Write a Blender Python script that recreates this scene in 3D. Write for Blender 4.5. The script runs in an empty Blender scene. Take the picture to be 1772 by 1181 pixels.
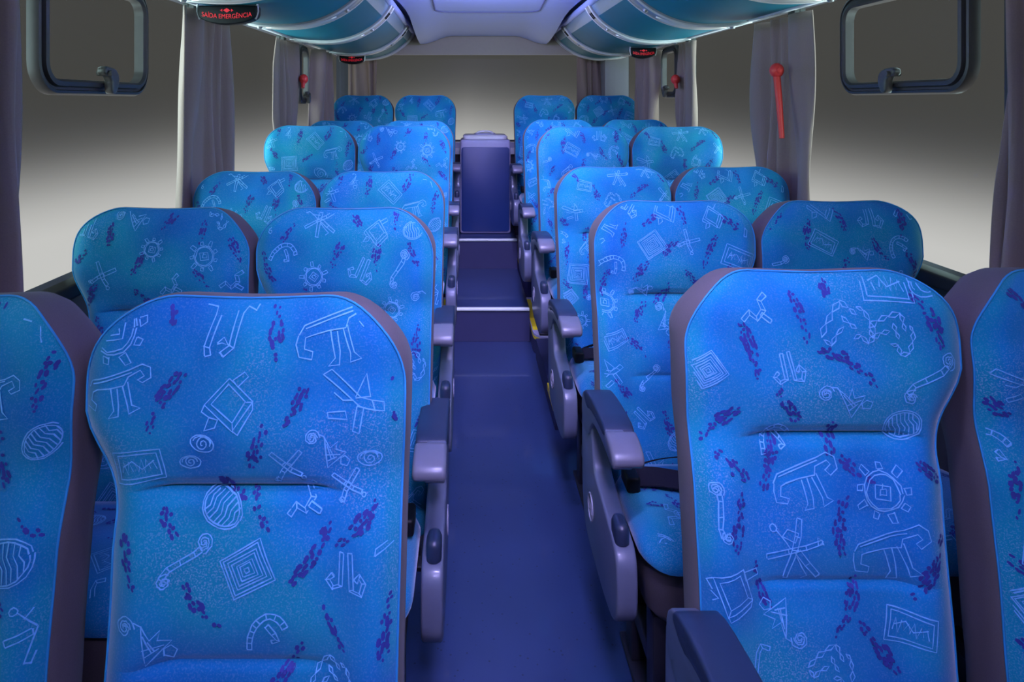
import bpy, bmesh, math, random
from mathutils import Vector

# ------------------------------------------------------------------ camera / world / light / exposure
SC = bpy.context.scene
COL = SC.collection
W, H = 1772, 1181
F_PX, VPX, VPY, CAMZ, CAMX = 1180.0, 808.0, 175.0, 1.42, -0.135
cam_d = bpy.data.cameras.new('camera')
cam = bpy.data.objects.new('camera', cam_d); COL.objects.link(cam)
cam_d.sensor_fit = 'HORIZONTAL'; cam_d.sensor_width = 36.0
cam_d.lens = F_PX / W * 36.0
cam_d.shift_x = (W / 2 - VPX) / W
cam_d.shift_y = -(H / 2 - VPY) / W
cam_d.clip_start = 0.05
cam.location = (CAMX, 0, CAMZ); cam.rotation_euler = (math.pi / 2, 0, 0)
SC.camera = cam
vs = SC.view_settings
vs.view_transform = 'Standard'; vs.look = 'None'; vs.exposure = 0.0; vs.gamma = 1.0; vs.use_curve_mapping = False

def build_world():
    w = bpy.data.worlds.new('studio_sky'); SC.world = w; w.use_nodes = True
    nt = w.node_tree; nt.nodes.clear()
    N = nt.nodes.new; L = nt.links.new
    tc = N('ShaderNodeTexCoord'); sx = N('ShaderNodeSeparateXYZ'); L(tc.outputs['Generated'], sx.inputs[0])
    ab = N('ShaderNodeMath'); ab.operation = 'ABSOLUTE'; L(sx.outputs[0], ab.inputs[0])
    mu = N('ShaderNodeMath'); mu.operation = 'MULTIPLY_ADD'; mu.inputs[1].default_value = 0.155
    L(ab.outputs[0], mu.inputs[0]); L(sx.outputs[2], mu.inputs[2])
    mr = N('ShaderNodeMapRange'); mr.inputs['From Min'].default_value = 0.09; mr.inputs['From Max'].default_value = -0.09
    L(mu.outputs[0], mr.inputs['Value'])
    cr = N('ShaderNodeValToRGB'); e = cr.color_ramp.elements
    cr.color_ramp.interpolation = 'B_SPLINE'
    e[0].position = 0.0; e[0].color = (.060, .060, .056, 1)
    e[1].position = 1.0; e[1].color = (.62, .62, .61, 1)
    for p, c in ((.22, .064), (.42, .115), (.60, .27), (.78, .47)):
        k = e.new(p); k.color = (c, c, c * .985, 1)
    L(mr.outputs[0], cr.inputs[0])
    bg = N('ShaderNodeBackground'); bg.inputs[1].default_value = 1.0
    L(cr.outputs[0], bg.inputs[0])
    out = N('ShaderNodeOutputWorld'); L(bg.outputs[0], out.inputs[0])
build_world()

def area(name, loc, size, power, color, rot=(0, 0, 0), parent=None, spread=180):
    ld = bpy.data.lights.new(name, 'AREA'); ld.shape = 'RECTANGLE'
    ld.size, ld.size_y = size; ld.energy = power; ld.color = color; ld.spread = math.radians(spread)
    o = bpy.data.objects.new(name, ld); COL.objects.link(o)
    o.location = loc; o.rotation_euler = rot
    if parent: o.parent = parent
    return o

VIOLET = (.50, .44, 1.0)
# front fill added at the windscreen behind the viewer; daylight by the two long rows of side windows
area('windscreen_fill', (0, -1.25, 1.55), (2.0, .8), 1.6, (.62, 1.0, .98), (math.radians(90), 0, 0))
for _sg in (-1, 1):
    for _y, _p in ((.3, 5 if _sg < 0 else 1.5), (1.35, 8 if _sg < 0 else 3), (2.4, 14), (3.45, 16), (4.5, 2)):
        area('side_window_daylight', (_sg * 1.62, _y, 1.5), (.8, .8), _p, (.62, .96, 1.0), (0, math.radians(_sg * 90), math.radians(_sg * -35)))
LAMP_YS = (-.25, .6, 1.45, 2.25, 3.05, 3.75)
LAMP_POWERS = (6.5, 6.5, 7., 6.5, 6.5, 1.)
COVE_POWER = 26.0

# ------------------------------------------------------------------ helpers
def pix(px, py, d):
    return Vector((CAMX + (px - VPX) / F_PX * d, d, CAMZ - (py - VPY) / F_PX * d))

def tag(o, label=None, cat=None, group=None, kind=None):
    if label: o['label'] = label
    if cat: o['category'] = cat
    if group: o['group'] = group
    if kind: o['kind'] = kind
    return o

def empty(name, loc=(0, 0, 0)):
    o = bpy.data.objects.new(name, None); COL.objects.link(o); o.location = loc
    o.empty_display_size = .1
    return o

class MB:
    def __init__(s): s.v = []; s.f = []; s.m = []
    def add(s, vs, fs, mat=0):
        b = len(s.v); s.v += [tuple(v) for v in vs]
        for f in fs: s.f.append(tuple(b + i for i in f)); s.m.append(mat)
    def box(s, x0, x1, y0, y1, z0, z1, mat=0):
        s.add([(x0,y0,z0),(x1,y0,z0),(x1,y1,z0),(x0,y1,z0),(x0,y0,z1),(x1,y0,z1),(x1,y1,z1),(x0,y1,z1)],
              [(0,3,2,1),(4,5,6,7),(0,1,5,4),(1,2,6,5),(2,3,7,6),(3,0,4,7)], mat)
    def tube(s, pts, r, n=8, mat=0, closed=False, cap=True):
        pts = [Vector(p) for p in pts]; k = len(pts); rings = []
        up = None
        for i, p in enumerate(pts):
            if closed: t = pts[(i + 1) % k] - pts[i - 1]
            else: t = pts[min(i + 1, k - 1)] - pts[max(i - 1, 0)]
            t.normalize()
            if up is None:
                up = Vector((0, 0, 1)) if abs(t.z) < .9 else Vector((1, 0, 0))
            a = t.cross(up); a.normalize(); b = a.cross(t); b.normalize(); up = b
            rr = r[i] if isinstance(r, (list, tuple)) else r
            rings.append([p + (a * math.cos(2*math.pi*j/n) + b * math.sin(2*math.pi*j/n)) * rr for j in range(n)])
        vs = [v for R in rings for v in R]; fs = []
        for i in range(k if closed else k - 1):
            i2 = (i + 1) % k
            for j in range(n):
                j2 = (j + 1) % n
                fs.append((i*n+j, i*n+j2, i2*n+j2, i2*n+j))
        if not closed and cap:
            fs.append(tuple(range(n))); fs.append(tuple(range((k-1)*n, k*n)))
        s.add(vs, fs, mat)
    def loft(s, loops, mat=0, cap0=True, cap1=True, closed=True):
        n = len(loops[0]); vs = [v for L in loops for v in L]; fs = []
        for i in range(len(loops) - 1):
            for j in range(n if closed else n - 1):
                j2 = (j + 1) % n
                fs.append((i*n+j, i*n+j2, (i+1)*n+j2, (i+1)*n+j))
        if cap0: fs.append(tuple(range(n)))
        if cap1: fs.append(tuple(range((len(loops)-1)*n, len(loops)*n)))
        s.add(vs, fs, mat)
    def mesh(s, name, mats, smooth=True, angle=40, fixn=True):
        me = bpy.data.meshes.new(name); me.from_pydata(s.v, [], s.f)
        for m in mats: me.materials.append(m)
        me.polygons.foreach_set('material_index', s.m)
        if fixn:
            bm = bmesh.new(); bm.from_mesh(me)
            bmesh.ops.recalc_face_normals(bm, faces=bm.faces); bm.to_mesh(me); bm.free()
        if smooth:
            me.polygons.foreach_set('use_smooth', [True] * len(me.polygons))
            me.set_sharp_from_angle(angle=math.radians(angle))
        me.update()
        return me

def link(name, me, parent=None, loc=(0, 0, 0)):
    o = bpy.data.objects.new(name, me); COL.objects.link(o); o.location = loc
    if parent: o.parent = parent
    return o

def build(name, mb, mats, parent=None, smooth=True, angle=40, fixn=True):
    if not isinstance(mats, (list, tuple)): mats = [mats]
    return link(name, mb.mesh(name, mats, smooth, angle, fixn), parent)

def bevel_mesh(me, w, seg=3, angle=30):
    bm = bmesh.new(); bm.from_mesh(me)
    bmesh.ops.remove_doubles(bm, verts=bm.verts, dist=1e-6)
    ed = [e for e in bm.edges if e.is_manifold and e.calc_face_angle(0) > math.radians(angle)]
    bmesh.ops.bevel(bm, geom=ed, offset=w, segments=seg, profile=.5, affect='EDGES', clamp_overlap=True)
    bmesh.ops.recalc_face_normals(bm, faces=bm.faces)
    bm.to_mesh(me); bm.free()
    me.polygons.foreach_set('use_smooth', [True] * len(me.polygons))
    me.set_sharp_from_angle(angle=math.radians(50)); me.update()
    return me

def rrect(cx, cy, w, h, r, n=6):
    pts = []
    for qx, qy, a0 in ((1, 1, 0), (-1, 1, 90), (-1, -1, 180), (1, -1, 270)):
        for i in range(n + 1):
            a = math.radians(a0 + 90 * i / n)
            pts.append((cx + qx * (w/2 - r) + r * math.cos(a), cy + qy * (h/2 - r) + r * math.sin(a)))
    return pts

def prism(profile, a0, a1, fn):
    """closed polygon 'profile' (p,q) swept between a0 and a1; fn(a,p,q) -> point"""
    mb = MB(); mb.loft([[fn(a0, p, q) for p, q in profile], [fn(a1, p, q) for p, q in profile]])
    return mb

def smooth_poly(pts, it=2, closed=True):
    for _ in range(it):
        out = []
        n = len(pts)
        for i in range(n if closed else n - 1):
            p, q = pts[i], pts[(i + 1) % n]
            out.append((p[0]*.75+q[0]*.25, p[1]*.75+q[1]*.25)); out.append((p[0]*.25+q[0]*.75, p[1]*.25+q[1]*.75))
        if not closed: out = [pts[0]] + out + [pts[-1]]
        pts = out
    return pts

def sstep(a, b, x):
    t = max(0., min(1., (x - a) / (b - a))); return t * t * (3 - 2 * t)

def interp(tab, x):
    if x <= tab[0][0]: return tab[0][1]
    for (x0, y0), (x1, y1) in zip(tab, tab[1:]):
        if x <= x1:
            t = (x - x0) / (x1 - x0); t = t * t * (3 - 2 * t)
            return y0 + (y1 - y0) * t
    return tab[-1][1]

# ------------------------------------------------------------------ materials
def mat(name, color, rough=.5, metal=0., spec=.5, sheen=0., sheen_tint=(1, 1, 1), noise=0., nscale=40., bump=0., bscale=300., coat=0., emis=None, estr=0.):
    m = bpy.data.materials.new(name); m.use_nodes = True
    nt = m.node_tree; b = nt.nodes['Principled BSDF']; L = nt.links.new; N = nt.nodes.new
    b.inputs['Base Color'].default_value = (*color, 1); b.inputs['Roughness'].default_value = rough
    b.inputs['Metallic'].default_value = metal; b.inputs['Specular IOR Level'].default_value = spec
    b.inputs['Sheen Weight'].default_value = sheen; b.inputs['Sheen Tint'].default_value = (*sheen_tint, 1)
    b.inputs['Coat Weight'].default_value = coat
    if emis:
        b.inputs['Emission Color'].default_value = (*emis, 1); b.inputs['Emission Strength'].default_value = estr
    tc = N('ShaderNodeTexCoord')
    nz = N('ShaderNodeTexNoise'); nz.inputs['Scale'].default_value = nscale; nz.inputs['Detail'].default_value = 4
    L(tc.outputs['Object'], nz.inputs['Vector'])
    mx = N('ShaderNodeMix'); mx.data_type = 'RGBA'
    lo = tuple(c * (1 - noise) for c in color); hi = tuple(min(1, c * (1 + noise)) for c in color)
    mx.inputs['A'].default_value = (*lo, 1); mx.inputs['B'].default_value = (*hi, 1)
    L(nz.outputs['Fac'], mx.inputs['Factor']); L(mx.outputs['Result'], b.inputs['Base Color'])
    if bump:
        n2 = N('ShaderNodeTexNoise'); n2.inputs['Scale'].default_value = bscale; n2.inputs['Detail'].default_value = 2
        L(tc.outputs['Object'], n2.inputs['Vector'])
        bp = N('ShaderNodeBump'); bp.inputs['Strength'].default_value = bump; bp.inputs['Distance'].default_value = .002
        L(n2.outputs['Fac'], bp.inputs['Height']); L(bp.outputs[0], b.inputs['Normal'])
    return m

def fabric(name, blue, teal, speck):
    m = bpy.data.materials.new(name); m.use_nodes = True
    nt = m.node_tree; b = nt.nodes['Principled BSDF']; L = nt.links.new; N = nt.nodes.new
    b.inputs['Roughness'].default_value = .85; b.inputs['Specular IOR Level'].default_value = .15
    b.inputs['Sheen Weight'].default_value = .5; b.inputs['Sheen Roughness'].default_value = .4
    b.inputs['Sheen Tint'].default_value = (1, .97, 1, 1)
    tc = N('ShaderNodeTexCoord'); oi = N('ShaderNodeObjectInfo')
    ad = N('ShaderNodeVectorMath'); ad.operation = 'MULTIPLY_ADD'; ad.inputs[1].default_value = (1, .3, 1)
    cb = N('ShaderNodeCombineXYZ'); L(oi.outputs['Random'], cb.inputs[0])
    sc = N('ShaderNodeVectorMath'); sc.operation = 'SCALE'; sc.inputs['Scale'].default_value = 37.
    L(cb.outputs[0], sc.inputs[0]); L(tc.outputs['Object'], ad.inputs[0]); L(sc.outputs[0], ad.inputs[2])
    n1 = N('ShaderNodeTexNoise'); n1.inputs['Scale'].default_value = 4.5; n1.inputs['Detail'].default_value = 1.5
    L(ad.outputs[0], n1.inputs['Vector'])
    r1 = N('ShaderNodeMapRange'); r1.inputs['From Min'].default_value = .32; r1.inputs['From Max'].default_value = .62
    L(n1.outputs['Fac'], r1.inputs['Value'])
    at = N('ShaderNodeAttribute'); at.attribute_name = 'edge_teal'
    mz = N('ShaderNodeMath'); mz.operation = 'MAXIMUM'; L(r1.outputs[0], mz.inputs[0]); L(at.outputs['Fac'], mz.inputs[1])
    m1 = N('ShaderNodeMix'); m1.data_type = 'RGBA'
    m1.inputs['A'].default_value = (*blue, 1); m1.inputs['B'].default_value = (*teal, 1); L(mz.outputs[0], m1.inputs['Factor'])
    n2 = N('ShaderNodeTexNoise'); n2.inputs['Scale'].default_value = 420.; n2.inputs['Detail'].default_value = 1
    L(tc.outputs['Object'], n2.inputs['Vector'])
    r2 = N('ShaderNodeMapRange'); r2.inputs['From Min'].default_value = .50; r2.inputs['From Max'].default_value = .80; r2.inputs['To Max'].default_value = .24
    L(n2.outputs['Fac'], r2.inputs['Value'])
    m2 = N('ShaderNodeMix'); m2.data_type = 'RGBA'; m2.inputs['B'].default_value = (*speck, 1)
    # airbrushed weave: deeper blue clouds, and patches where the pale flecks lie denser
    n3 = N('ShaderNodeTexNoise'); n3.inputs['Scale'].default_value = 6.5; n3.inputs['Detail'].default_value = 1
    o3 = N('ShaderNodeVectorMath'); o3.inputs[1].default_value = (9.1, 4.3, 2.2); L(ad.outputs[0], o3.inputs[0]); L(o3.outputs[0], n3.inputs['Vector'])
    r3 = N('ShaderNodeMapRange'); r3.inputs['From Min'].default_value = .48; r3.inputs['From Max'].default_value = .72; r3.inputs['To Max'].default_value = .75
    L(n3.outputs['Fac'], r3.inputs['Value'])
    m3 = N('ShaderNodeMix'); m3.data_type = 'RGBA'; m3.inputs['B'].default_value = (blue[0]*.7, blue[1]*.58, blue[2]*.70, 1)
    L(m1.outputs['Result'], m3.inputs['A']); L(r3.outputs[0], m3.inputs['Factor'])
    r4 = N('ShaderNodeMapRange'); r4.inputs['From Min'].default_value = .50; r4.inputs['From Max'].default_value = .32; r4.inputs['To Min'].default_value = .55; r4.inputs['To Max'].default_value = 2.1
    L(n3.outputs['Fac'], r4.inputs['Value'])
    mm = N('ShaderNodeMath'); mm.operation = 'MULTIPLY'; L(r2.outputs[0], mm.inputs[0]); L(r4.outputs[0], mm.inputs[1])
    L(m3.outputs['Result'], m2.inputs['A']); L(mm.outputs[0], m2.inputs['Factor'])
    L(m2.outputs['Result'], b.inputs['Base Color'])
    bp = N('ShaderNodeBump'); bp.inputs['Strength'].default_value = .15; bp.inputs['Distance'].default_value = .001
    L(n2.outputs['Fac'], bp.inputs['Height']); L(bp.outputs[0], b.inputs['Normal'])
    return m

M = {}
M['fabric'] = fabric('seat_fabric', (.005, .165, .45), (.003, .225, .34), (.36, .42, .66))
M['thread'] = mat('pale_thread', (.13, .40, .72), .8, noise=.35, nscale=160)
M['dash'] = mat('indigo_thread', (.022, .03, .22), .8, noise=.4, nscale=60)
M['piping'] = mat('piping_cord', (.015, .24, .50), .7, noise=.15)
M['cover'] = mat('grey_cover_fabric', (.115, .095, .10), .9, spec=.15, sheen=.05, noise=.15, nscale=500, bump=.15, bscale=500)
M['plastic'] = mat('grey_plastic', (.110, .125, .175), .36, spec=.4, noise=.05, coat=.15)
M['plastic_tip'] = mat('light_grey_plastic', (.15, .15, .185), .36, noise=.05, coat=.15)
M['pad'] = mat('slate_pad', (.018, .028, .058), .42, noise=.08, coat=.1)
M['black'] = mat('black_plastic', (.005, .005, .007), .5, spec=.2, noise=.1)
M['belt'] = mat('belt_webbing', (.010, .010, .018), .85, spec=.1, noise=.15, nscale=300)
M['legmetal'] = mat('dark_leg_metal', (.03, .03, .04), .45, metal=.5, noise=.1)
M['ring'] = mat('emblem_ring', (.22, .22, .27), .4, noise=.05)

def floor_mat():
    m = mat('vinyl_floor', (.022, .042, .112), .32, noise=.30, nscale=2.2, coat=.25)
    nt = m.node_tree; N = nt.nodes.new; L = nt.links.new; b = nt.nodes['Principled BSDF']
    src = b.inputs['Base Color'].links[0].from_socket
    tc = N('ShaderNodeTexCoord'); v = N('ShaderNodeTexVoronoi'); v.inputs['Scale'].default_value = 42
    L(tc.outputs['Object'], v.inputs['Vector'])
    r = N('ShaderNodeMapRange'); r.inputs['From Min'].default_value = .10; r.inputs['From Max'].default_value = .14
    r.inputs['To Min'].default_value = 1; r.inputs['To Max'].default_value = 0
    L(v.outputs['Distance'], r.inputs['Value'])
    mx = N('ShaderNodeMix'); mx.data_type = 'RGBA'; mx.inputs['B'].default_value = (.006, .006, .02, 1)
    m3 = N('ShaderNodeMath'); m3.operation = 'MULTIPLY'; m3.inputs[1].default_value = .7
    L(r.outputs[0], m3.inputs[0]); L(src, mx.inputs['A']); L(m3.outputs[0], mx.inputs['Factor'])
    L(mx.outputs['Result'], b.inputs['Base Color'])
    return m
M['floor'] = floor_mat()
M['riser'] = mat('navy_riser', (.028, .032, .085), .55, noise=.15, nscale=5)
M['nosing'] = mat('pale_green_nosing', (.62, .72, .60), .35, noise=.08)
M['yellow'] = mat('yellow_edge', (.85, .68, .02), .45, noise=.06)
M['wall'] = mat('dark_side_wall', (.055, .05, .07), .7, noise=.15)
M['sill'] = mat('black_rubber_sill', (.02, .02, .02), .5, noise=.2)
M['ceiling'] = mat('pale_ceiling_plastic', (.44, .50, .93), .45, noise=.03)
M['lintel'] = mat('warm_grey_lintel', (.36, .29, .25), .6, noise=.04)
M['groove'] = mat('panel_groove', (.12, .12, .22), .6, noise=.05)
M['rack'] = mat('petrol_rack_panel', (.006, .155, .225), .55, spec=.3, noise=.12, nscale=6)
M['rackstrip'] = mat('pale_blue_rack_strip', (.20, .32, .46), .35, noise=.05, coat=.2)
M['chrome'] = mat('satin_chrome', (.40, .39, .41), .28, metal=.5, noise=.05)
M['rail'] = mat('bright_rail', (.74, .72, .73), .3, metal=.3, noise=.03)
M['chromeplate'] = mat('pale_metal_plate', (.70, .67, .66), .35, metal=.3, noise=.05)
M['whitetrim'] = mat('white_trim', (.80, .77, .80), .4, noise=.03)
M['curtain'] = mat('grey_curtain', (.29, .20, .175), .9, spec=.15, sheen=.2, noise=.12, nscale=300, bump=.1, bscale=600)
M['frame'] = mat('dark_window_frame', (.055, .045, .045), .45, metal=.2, noise=.1)
M['latch'] = mat('latch_plastic', (.085, .075, .07), .4, noise=.1)
M['red'] = mat('red_plastic', (.82, .045, .04), .45, noise=.05)
M['redlit'] = mat('red_sign_print', (.6, .01, .02), .4, noise=.05, emis=(1, .02, .05), estr=.32)
M['console'] = mat('navy_console_panel', (.010, .035, .14), .4, noise=.1, nscale=6)
M['consolegrey'] = mat('lilac_grey_console', (.40, .39, .52), .45, noise=.05)
M['consolelid'] = mat('white_console_lid', (.85, .82, .82), .4, noise=.03)
M['pillargrey'] = mat('grey_pillar_panel', (.26, .25, .27), .6, noise=.04)
M['lamp'] = mat('lamp_diffuser', (.8, .8, .9), .5, emis=VIOLET, estr=3.)
def glass_mat():
    m = bpy.data.materials.new('window_glass'); m.use_nodes = True
    nt = m.node_tree; nt.nodes.clear(); N = nt.nodes.new; L = nt.links.new
    t = N('ShaderNodeBsdfTransparent'); t.inputs[0].default_value = (.97, .97, .96, 1)
    g = N('ShaderNodeBsdfGlossy'); g.inputs['Roughness'].default_value = .35
    mx = N('ShaderNodeMixShader'); mx.inputs[0].default_value = .004
    o = N('ShaderNodeOutputMaterial')
    L(t.outputs[0], mx.inputs[1]); L(g.outputs[0], mx.inputs[2]); L(mx.outputs[0], o.inputs[0])
    return m
M['glass'] = glass_mat()

# ------------------------------------------------------------------ structure
HW = 1.195            # half inner width
Y0, Y1 = -1.35, 5.85  # front and rear inner faces
SILL, HEAD = .937, 1.80
ROOF = 2.08

def struct(name, mb, m, smooth=False, parent=None, angle=40):
    o = build(name, mb, m, parent, smooth, angle)
    if parent is None: o['kind'] = 'structure'
    return o

mb = MB(); mb.box(-HW - .06, HW + .06, Y0, Y1 + .06, -.06, 0); struct('floor', mb, M['floor'])
# aisle steps towards the rear bench
mb = MB(); mb.box(-.235, .235, 4.035, 4.99, .001, .192, 0); mb.box(-.235, .235, 4.02, 4.035, .001, .192, 1)
o = struct('floor_step', mb, [M['floor'], M['riser']])
mb = MB(); mb.box(-.235, .235, 5.005, Y1, .001, .403, 0); mb.box(-.235, .235, 4.99, 5.005, .001, .403, 1)
struct('floor_step', mb, [M['floor'], M['riser']])
for z, y in ((.192, 4.02), (.403, 4.99)):
    mb = MB(); mb.tube([(-.232, y - .002, z), (.232, y - .002, z)], .011, 10)
    mb.box(-.232, .232, y, y + .03, z, z + .004)
    struct('trim_%d' % (1 if z < .3 else 2), mb, M['nosing'], True)
# raised seat platforms with yellow edges
def platform(name, sgn, y0, y1, z):
    mb = MB()
    a, b = (.24, HW)
    r = .11
    prof = [(b, y0), (b, y1), (a, y1)] + [(a + r - r*math.cos(t), y0 + r - r*math.sin(t)) for t in [math.pi/2*i/6 for i in range(7)]]
    mb.loft([[(sgn*p, q, .001) for p, q in prof], [(sgn*p, q, z - .03) for p, q in prof]], 1)
    mb.loft([[(sgn*p, q, z - .03) for p, q in prof], [(sgn*p, q, z - .012) for p, q in prof]], 2)
    mb.loft([[(sgn*p, q, z - .012) for p, q in prof], [(sgn*p, q, z) for p, q in prof]], 0)
    return struct(name, mb, [M['consolegrey'], M['riser'], M['yellow']])
for sg, nm in ((-1, 'left'), (1, 'right')):
    mb = MB(); mb.box(*sorted((sg*.245, sg*HW)), 2.94, 3.76, .001, .11); struct('floor_plinth_' + nm, mb, M['riser'])
    platform('floor_platform_' + nm, sg, 3.765, 4.55, .11)
    platform('floor_platform_' + nm, sg, 4.555, Y1, .27)
    # yellow strips on the rims
    mb = MB(); mb.box(*sorted((sg*.243, sg*.285)), 3.90, 4.5, .110, .1115); mb.box(*sorted((sg*.236, sg*.262)), 2.935, 3.16, .085, .114)
    struct('trim_%d' % (3 if sg < 0 else 4), mb, M['yellow'])

for sg, nm in ((-1, 'left'), (1, 'right')):
    mb = MB()
    x0, x1 = sorted((sg*HW, sg*(HW+.06)))
    mb.box(x0, x1, Y0, Y1+.06, 0, SILL); mb.box(x0, x1, Y0, Y1+.06, HEAD, ROOF)
    struct('wall_' + nm, mb, M['wall'])
    # rubber sill
    x0, x1 = sorted((sg*(HW-.035), sg*(HW+.02)))
    mb = MB(); mb.box(x0, x1, Y0+.01, Y1-.01, SILL-.035, SILL+.004)
    me = bevel_mesh(mb.mesh('trim', [M['sill']]), .008)
    o = link('trim_%d' % (5 if sg < 0 else 6), me); o['kind'] = 'structure'
    # glass bays and the slim pillars between them (behind the curtains)
    cuts = {-1: [Y0, 1.36, 2.68, 3.98, 4.95, Y1], 1: [Y0, 1.66, 2.80, 4.12, 5.10, Y1]}[sg]
    for i, (c0, c1) in enumerate(zip(cuts, cuts[1:])):
        mb = MB(); mb.box(*sorted((sg*(HW+.02), sg*(HW+.026))), c0+.03, c1-.03, SILL+.002, HEAD-.002)
        w = link('window_%d' % (i + 1 + (0 if sg < 0 else 5)), mb.mesh('window', [M['glass']], False)); w['kind'] = 'structure'
    for j, c in enumerate(cuts[1:-1]):
        mb = MB(); mb.box(*sorted((sg*(HW+.002), sg*(HW+.045))), c-.03, c+.03, SILL+.005, HEAD)
        struct('pillar_%s' % nm, mb, M['sill'])

# rear wall, ledge and window
RWZ0, RWZ1 = 1.083, 1.817
mb = MB(); mb.box(-HW-.06, HW+.06, Y1, Y1+.06, 0, RWZ0-.06); mb.box(-HW-.06, HW+.06, Y1, Y1+.06, RWZ1, ROOF)
mb.box(-HW-.06, -HW+.05, Y1, Y1+.06, RWZ0-.06, RWZ1); mb.box(HW-.05, HW+.06, Y1, Y1+.06, RWZ0-.06, RWZ1)
struct('wall_rear', mb, M['wall'])
mb = MB(); mb.box(-HW+.05, HW-.05, Y1+.02, Y1+.026, RWZ0, RWZ1); struct('window_11', mb, M['glass'])
mb = MB(); mb.box(-HW+.05, HW-.05, Y1-.005, Y1+.03, RWZ0-.012, RWZ0+.004); struct('trim_7', mb, M['sill'])
mb = MB(); mb.box(-HW+.01, HW-.01, Y1-.04, Y1-.001, RWZ0-.06, RWZ0-.014, 0); mb.box(-HW+.01, HW-.01, Y1-.06, Y1-.001, RWZ0-.115, RWZ0-.062, 1)
struct('trim_8', mb, [M['consolegrey'], M['whitetrim']])
# front bulkhead behind the viewer, with the windscreen opening
mb = MB(); mb.box(-HW-.06, HW+.06, Y0-.06, Y0, 0, .95); mb.box(-HW-.06, HW+.06, Y0-.06, Y0, 1.98, ROOF)
struct('wall_front', mb, M['wall'])
mb = MB(); mb.box(-HW, HW, Y0-.04, Y0-.034, .955, 1.975); struct('window_12', mb, M['glass'])

# ceiling: flat run, then a slope towards the rear ending in a shallow arch above a grey lintel
def ceiling():
    mb = MB(); nx = 24; ny = 40
    ys = [Y0 + (5.62 - Y0) * i / ny for i in range(ny + 1)]
    def zc(x, y):
        base = CAMZ + .64
        s = sstep(3.7, 5.62, y)
        end = CAMZ + .535 - .065 * sstep(.26, .50, abs(x))
        return base + (end - base) * s
    hwc = lambda y: .62 - .10 * sstep(3.6, 4.6, y)
    grid = [[(hwc(y)*(2*j/nx-1), y, zc(hwc(y)*(2*j/nx-1), y)) for j in range(nx + 1)] for y in ys]
    vs = [p for r in grid for p in r]; n = nx + 1
    fs = [(i*n+j, i*n+j+1, (i+1)*n+j+1, (i+1)*n+j) for i in range(ny) for j in range(nx)]
    mb.add(vs, fs)
    # rear lip
    last = grid[-1]
    mb.loft([last, [(x, y + .02, z + .03) for x, y, z in last]], 0, False, False, False)
    # the side strips above the racks
    for sg in (-1, 1):
        mb.add([(sg*.62, Y0, 2.061), (sg*HW, Y0, 2.061), (sg*HW, Y1, 2.061), (sg*.50, Y1, 2.061)], [(0, 1, 2, 3)])
    mb.box(-HW-.06, HW+.06, Y0-.06, Y1+.06, ROOF, ROOF+.04)
    o = struct('ceiling', mb, M['ceiling'], True, angle=35)
    # hatch groove
    g = MB(); pts = rrect(.0, 3.78, .69, 1.56, .12, 8)
    g.tube([(x, y, zc(x, y) - .001) for x, y in smooth_poly(pts, 1)], .0055, 6, closed=True)
    struct('trim_9', g, M['groove'], True)
    return zc
zc = ceiling()
mb = MB(); mb.box(-HW, HW, 5.66, 5.70, RWZ1 - .012, ROOF - .022)
struct('trim_10', mb, M['lintel'])
# right rear corner pillar panel
mb = MB(); mb.box(1.0, HW-.002, 5.60, 5.84, SILL+.01, 1.80)
struct('trim_11', mb, M['pillargrey'])

# ------------------------------------------------------------------ ceiling lamps (aisle downlights, cove strips)
LAMP_WHERE = ('just behind the viewer', 'over the first seat row', 'over the second seat row', 'between the second and third rows', 'over the third seat row', 'over the fourth seat row')
for i, y in enumerate(LAMP_YS):
    root = empty('ceiling_lamp', (0, y, zc(0, y) - .003))
    tag(root, 'violet wedge shaped ceiling lamp above the aisle ' + LAMP_WHERE[i], 'ceiling lamp', 'ceiling lamps along the aisle')
    mb = MB(); w = [(-.05, 0), (.05, 0), (-.035, -.072)]     # wedge whose lens looks down and to the rear
    mb.loft([[(-.17, p, q) for p, q in w], [(.17, p, q) for p, q in w]])
    build('lamp_housing', mb, M['consolegrey'], root, False)
    n = Vector((0, .072, -.085)).normalized(); c = Vector((0, .0075, -.036))
    t = Vector((0, .085, .072)).normalized()
    mb = MB(); q = [c + n*.002 + t*a + Vector((b, 0, 0)) for a, b in ((-.045, -.15), (.045, -.15), (.045, .15), (-.045, .15))]
    mb.loft([[tuple(v) for v in q], [tuple(v + n*.003) for v in q]])
    build('diffuser', mb, M['lamp'], root, False)
    area('lamp_light', tuple(c + n*.010), (.30, .09), LAMP_POWERS[i], VIOLET, (math.atan2(.072, .085), 0, 0), root, spread=78)
    if i == 5:   # extra fill added to brighten the sloping rear of the ceiling
        area('ceiling_fill', (0, .02, -.074), (.6, .02), 7, (.40, .42, 1.0), (math.radians(100), 0, 0), root)

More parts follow.
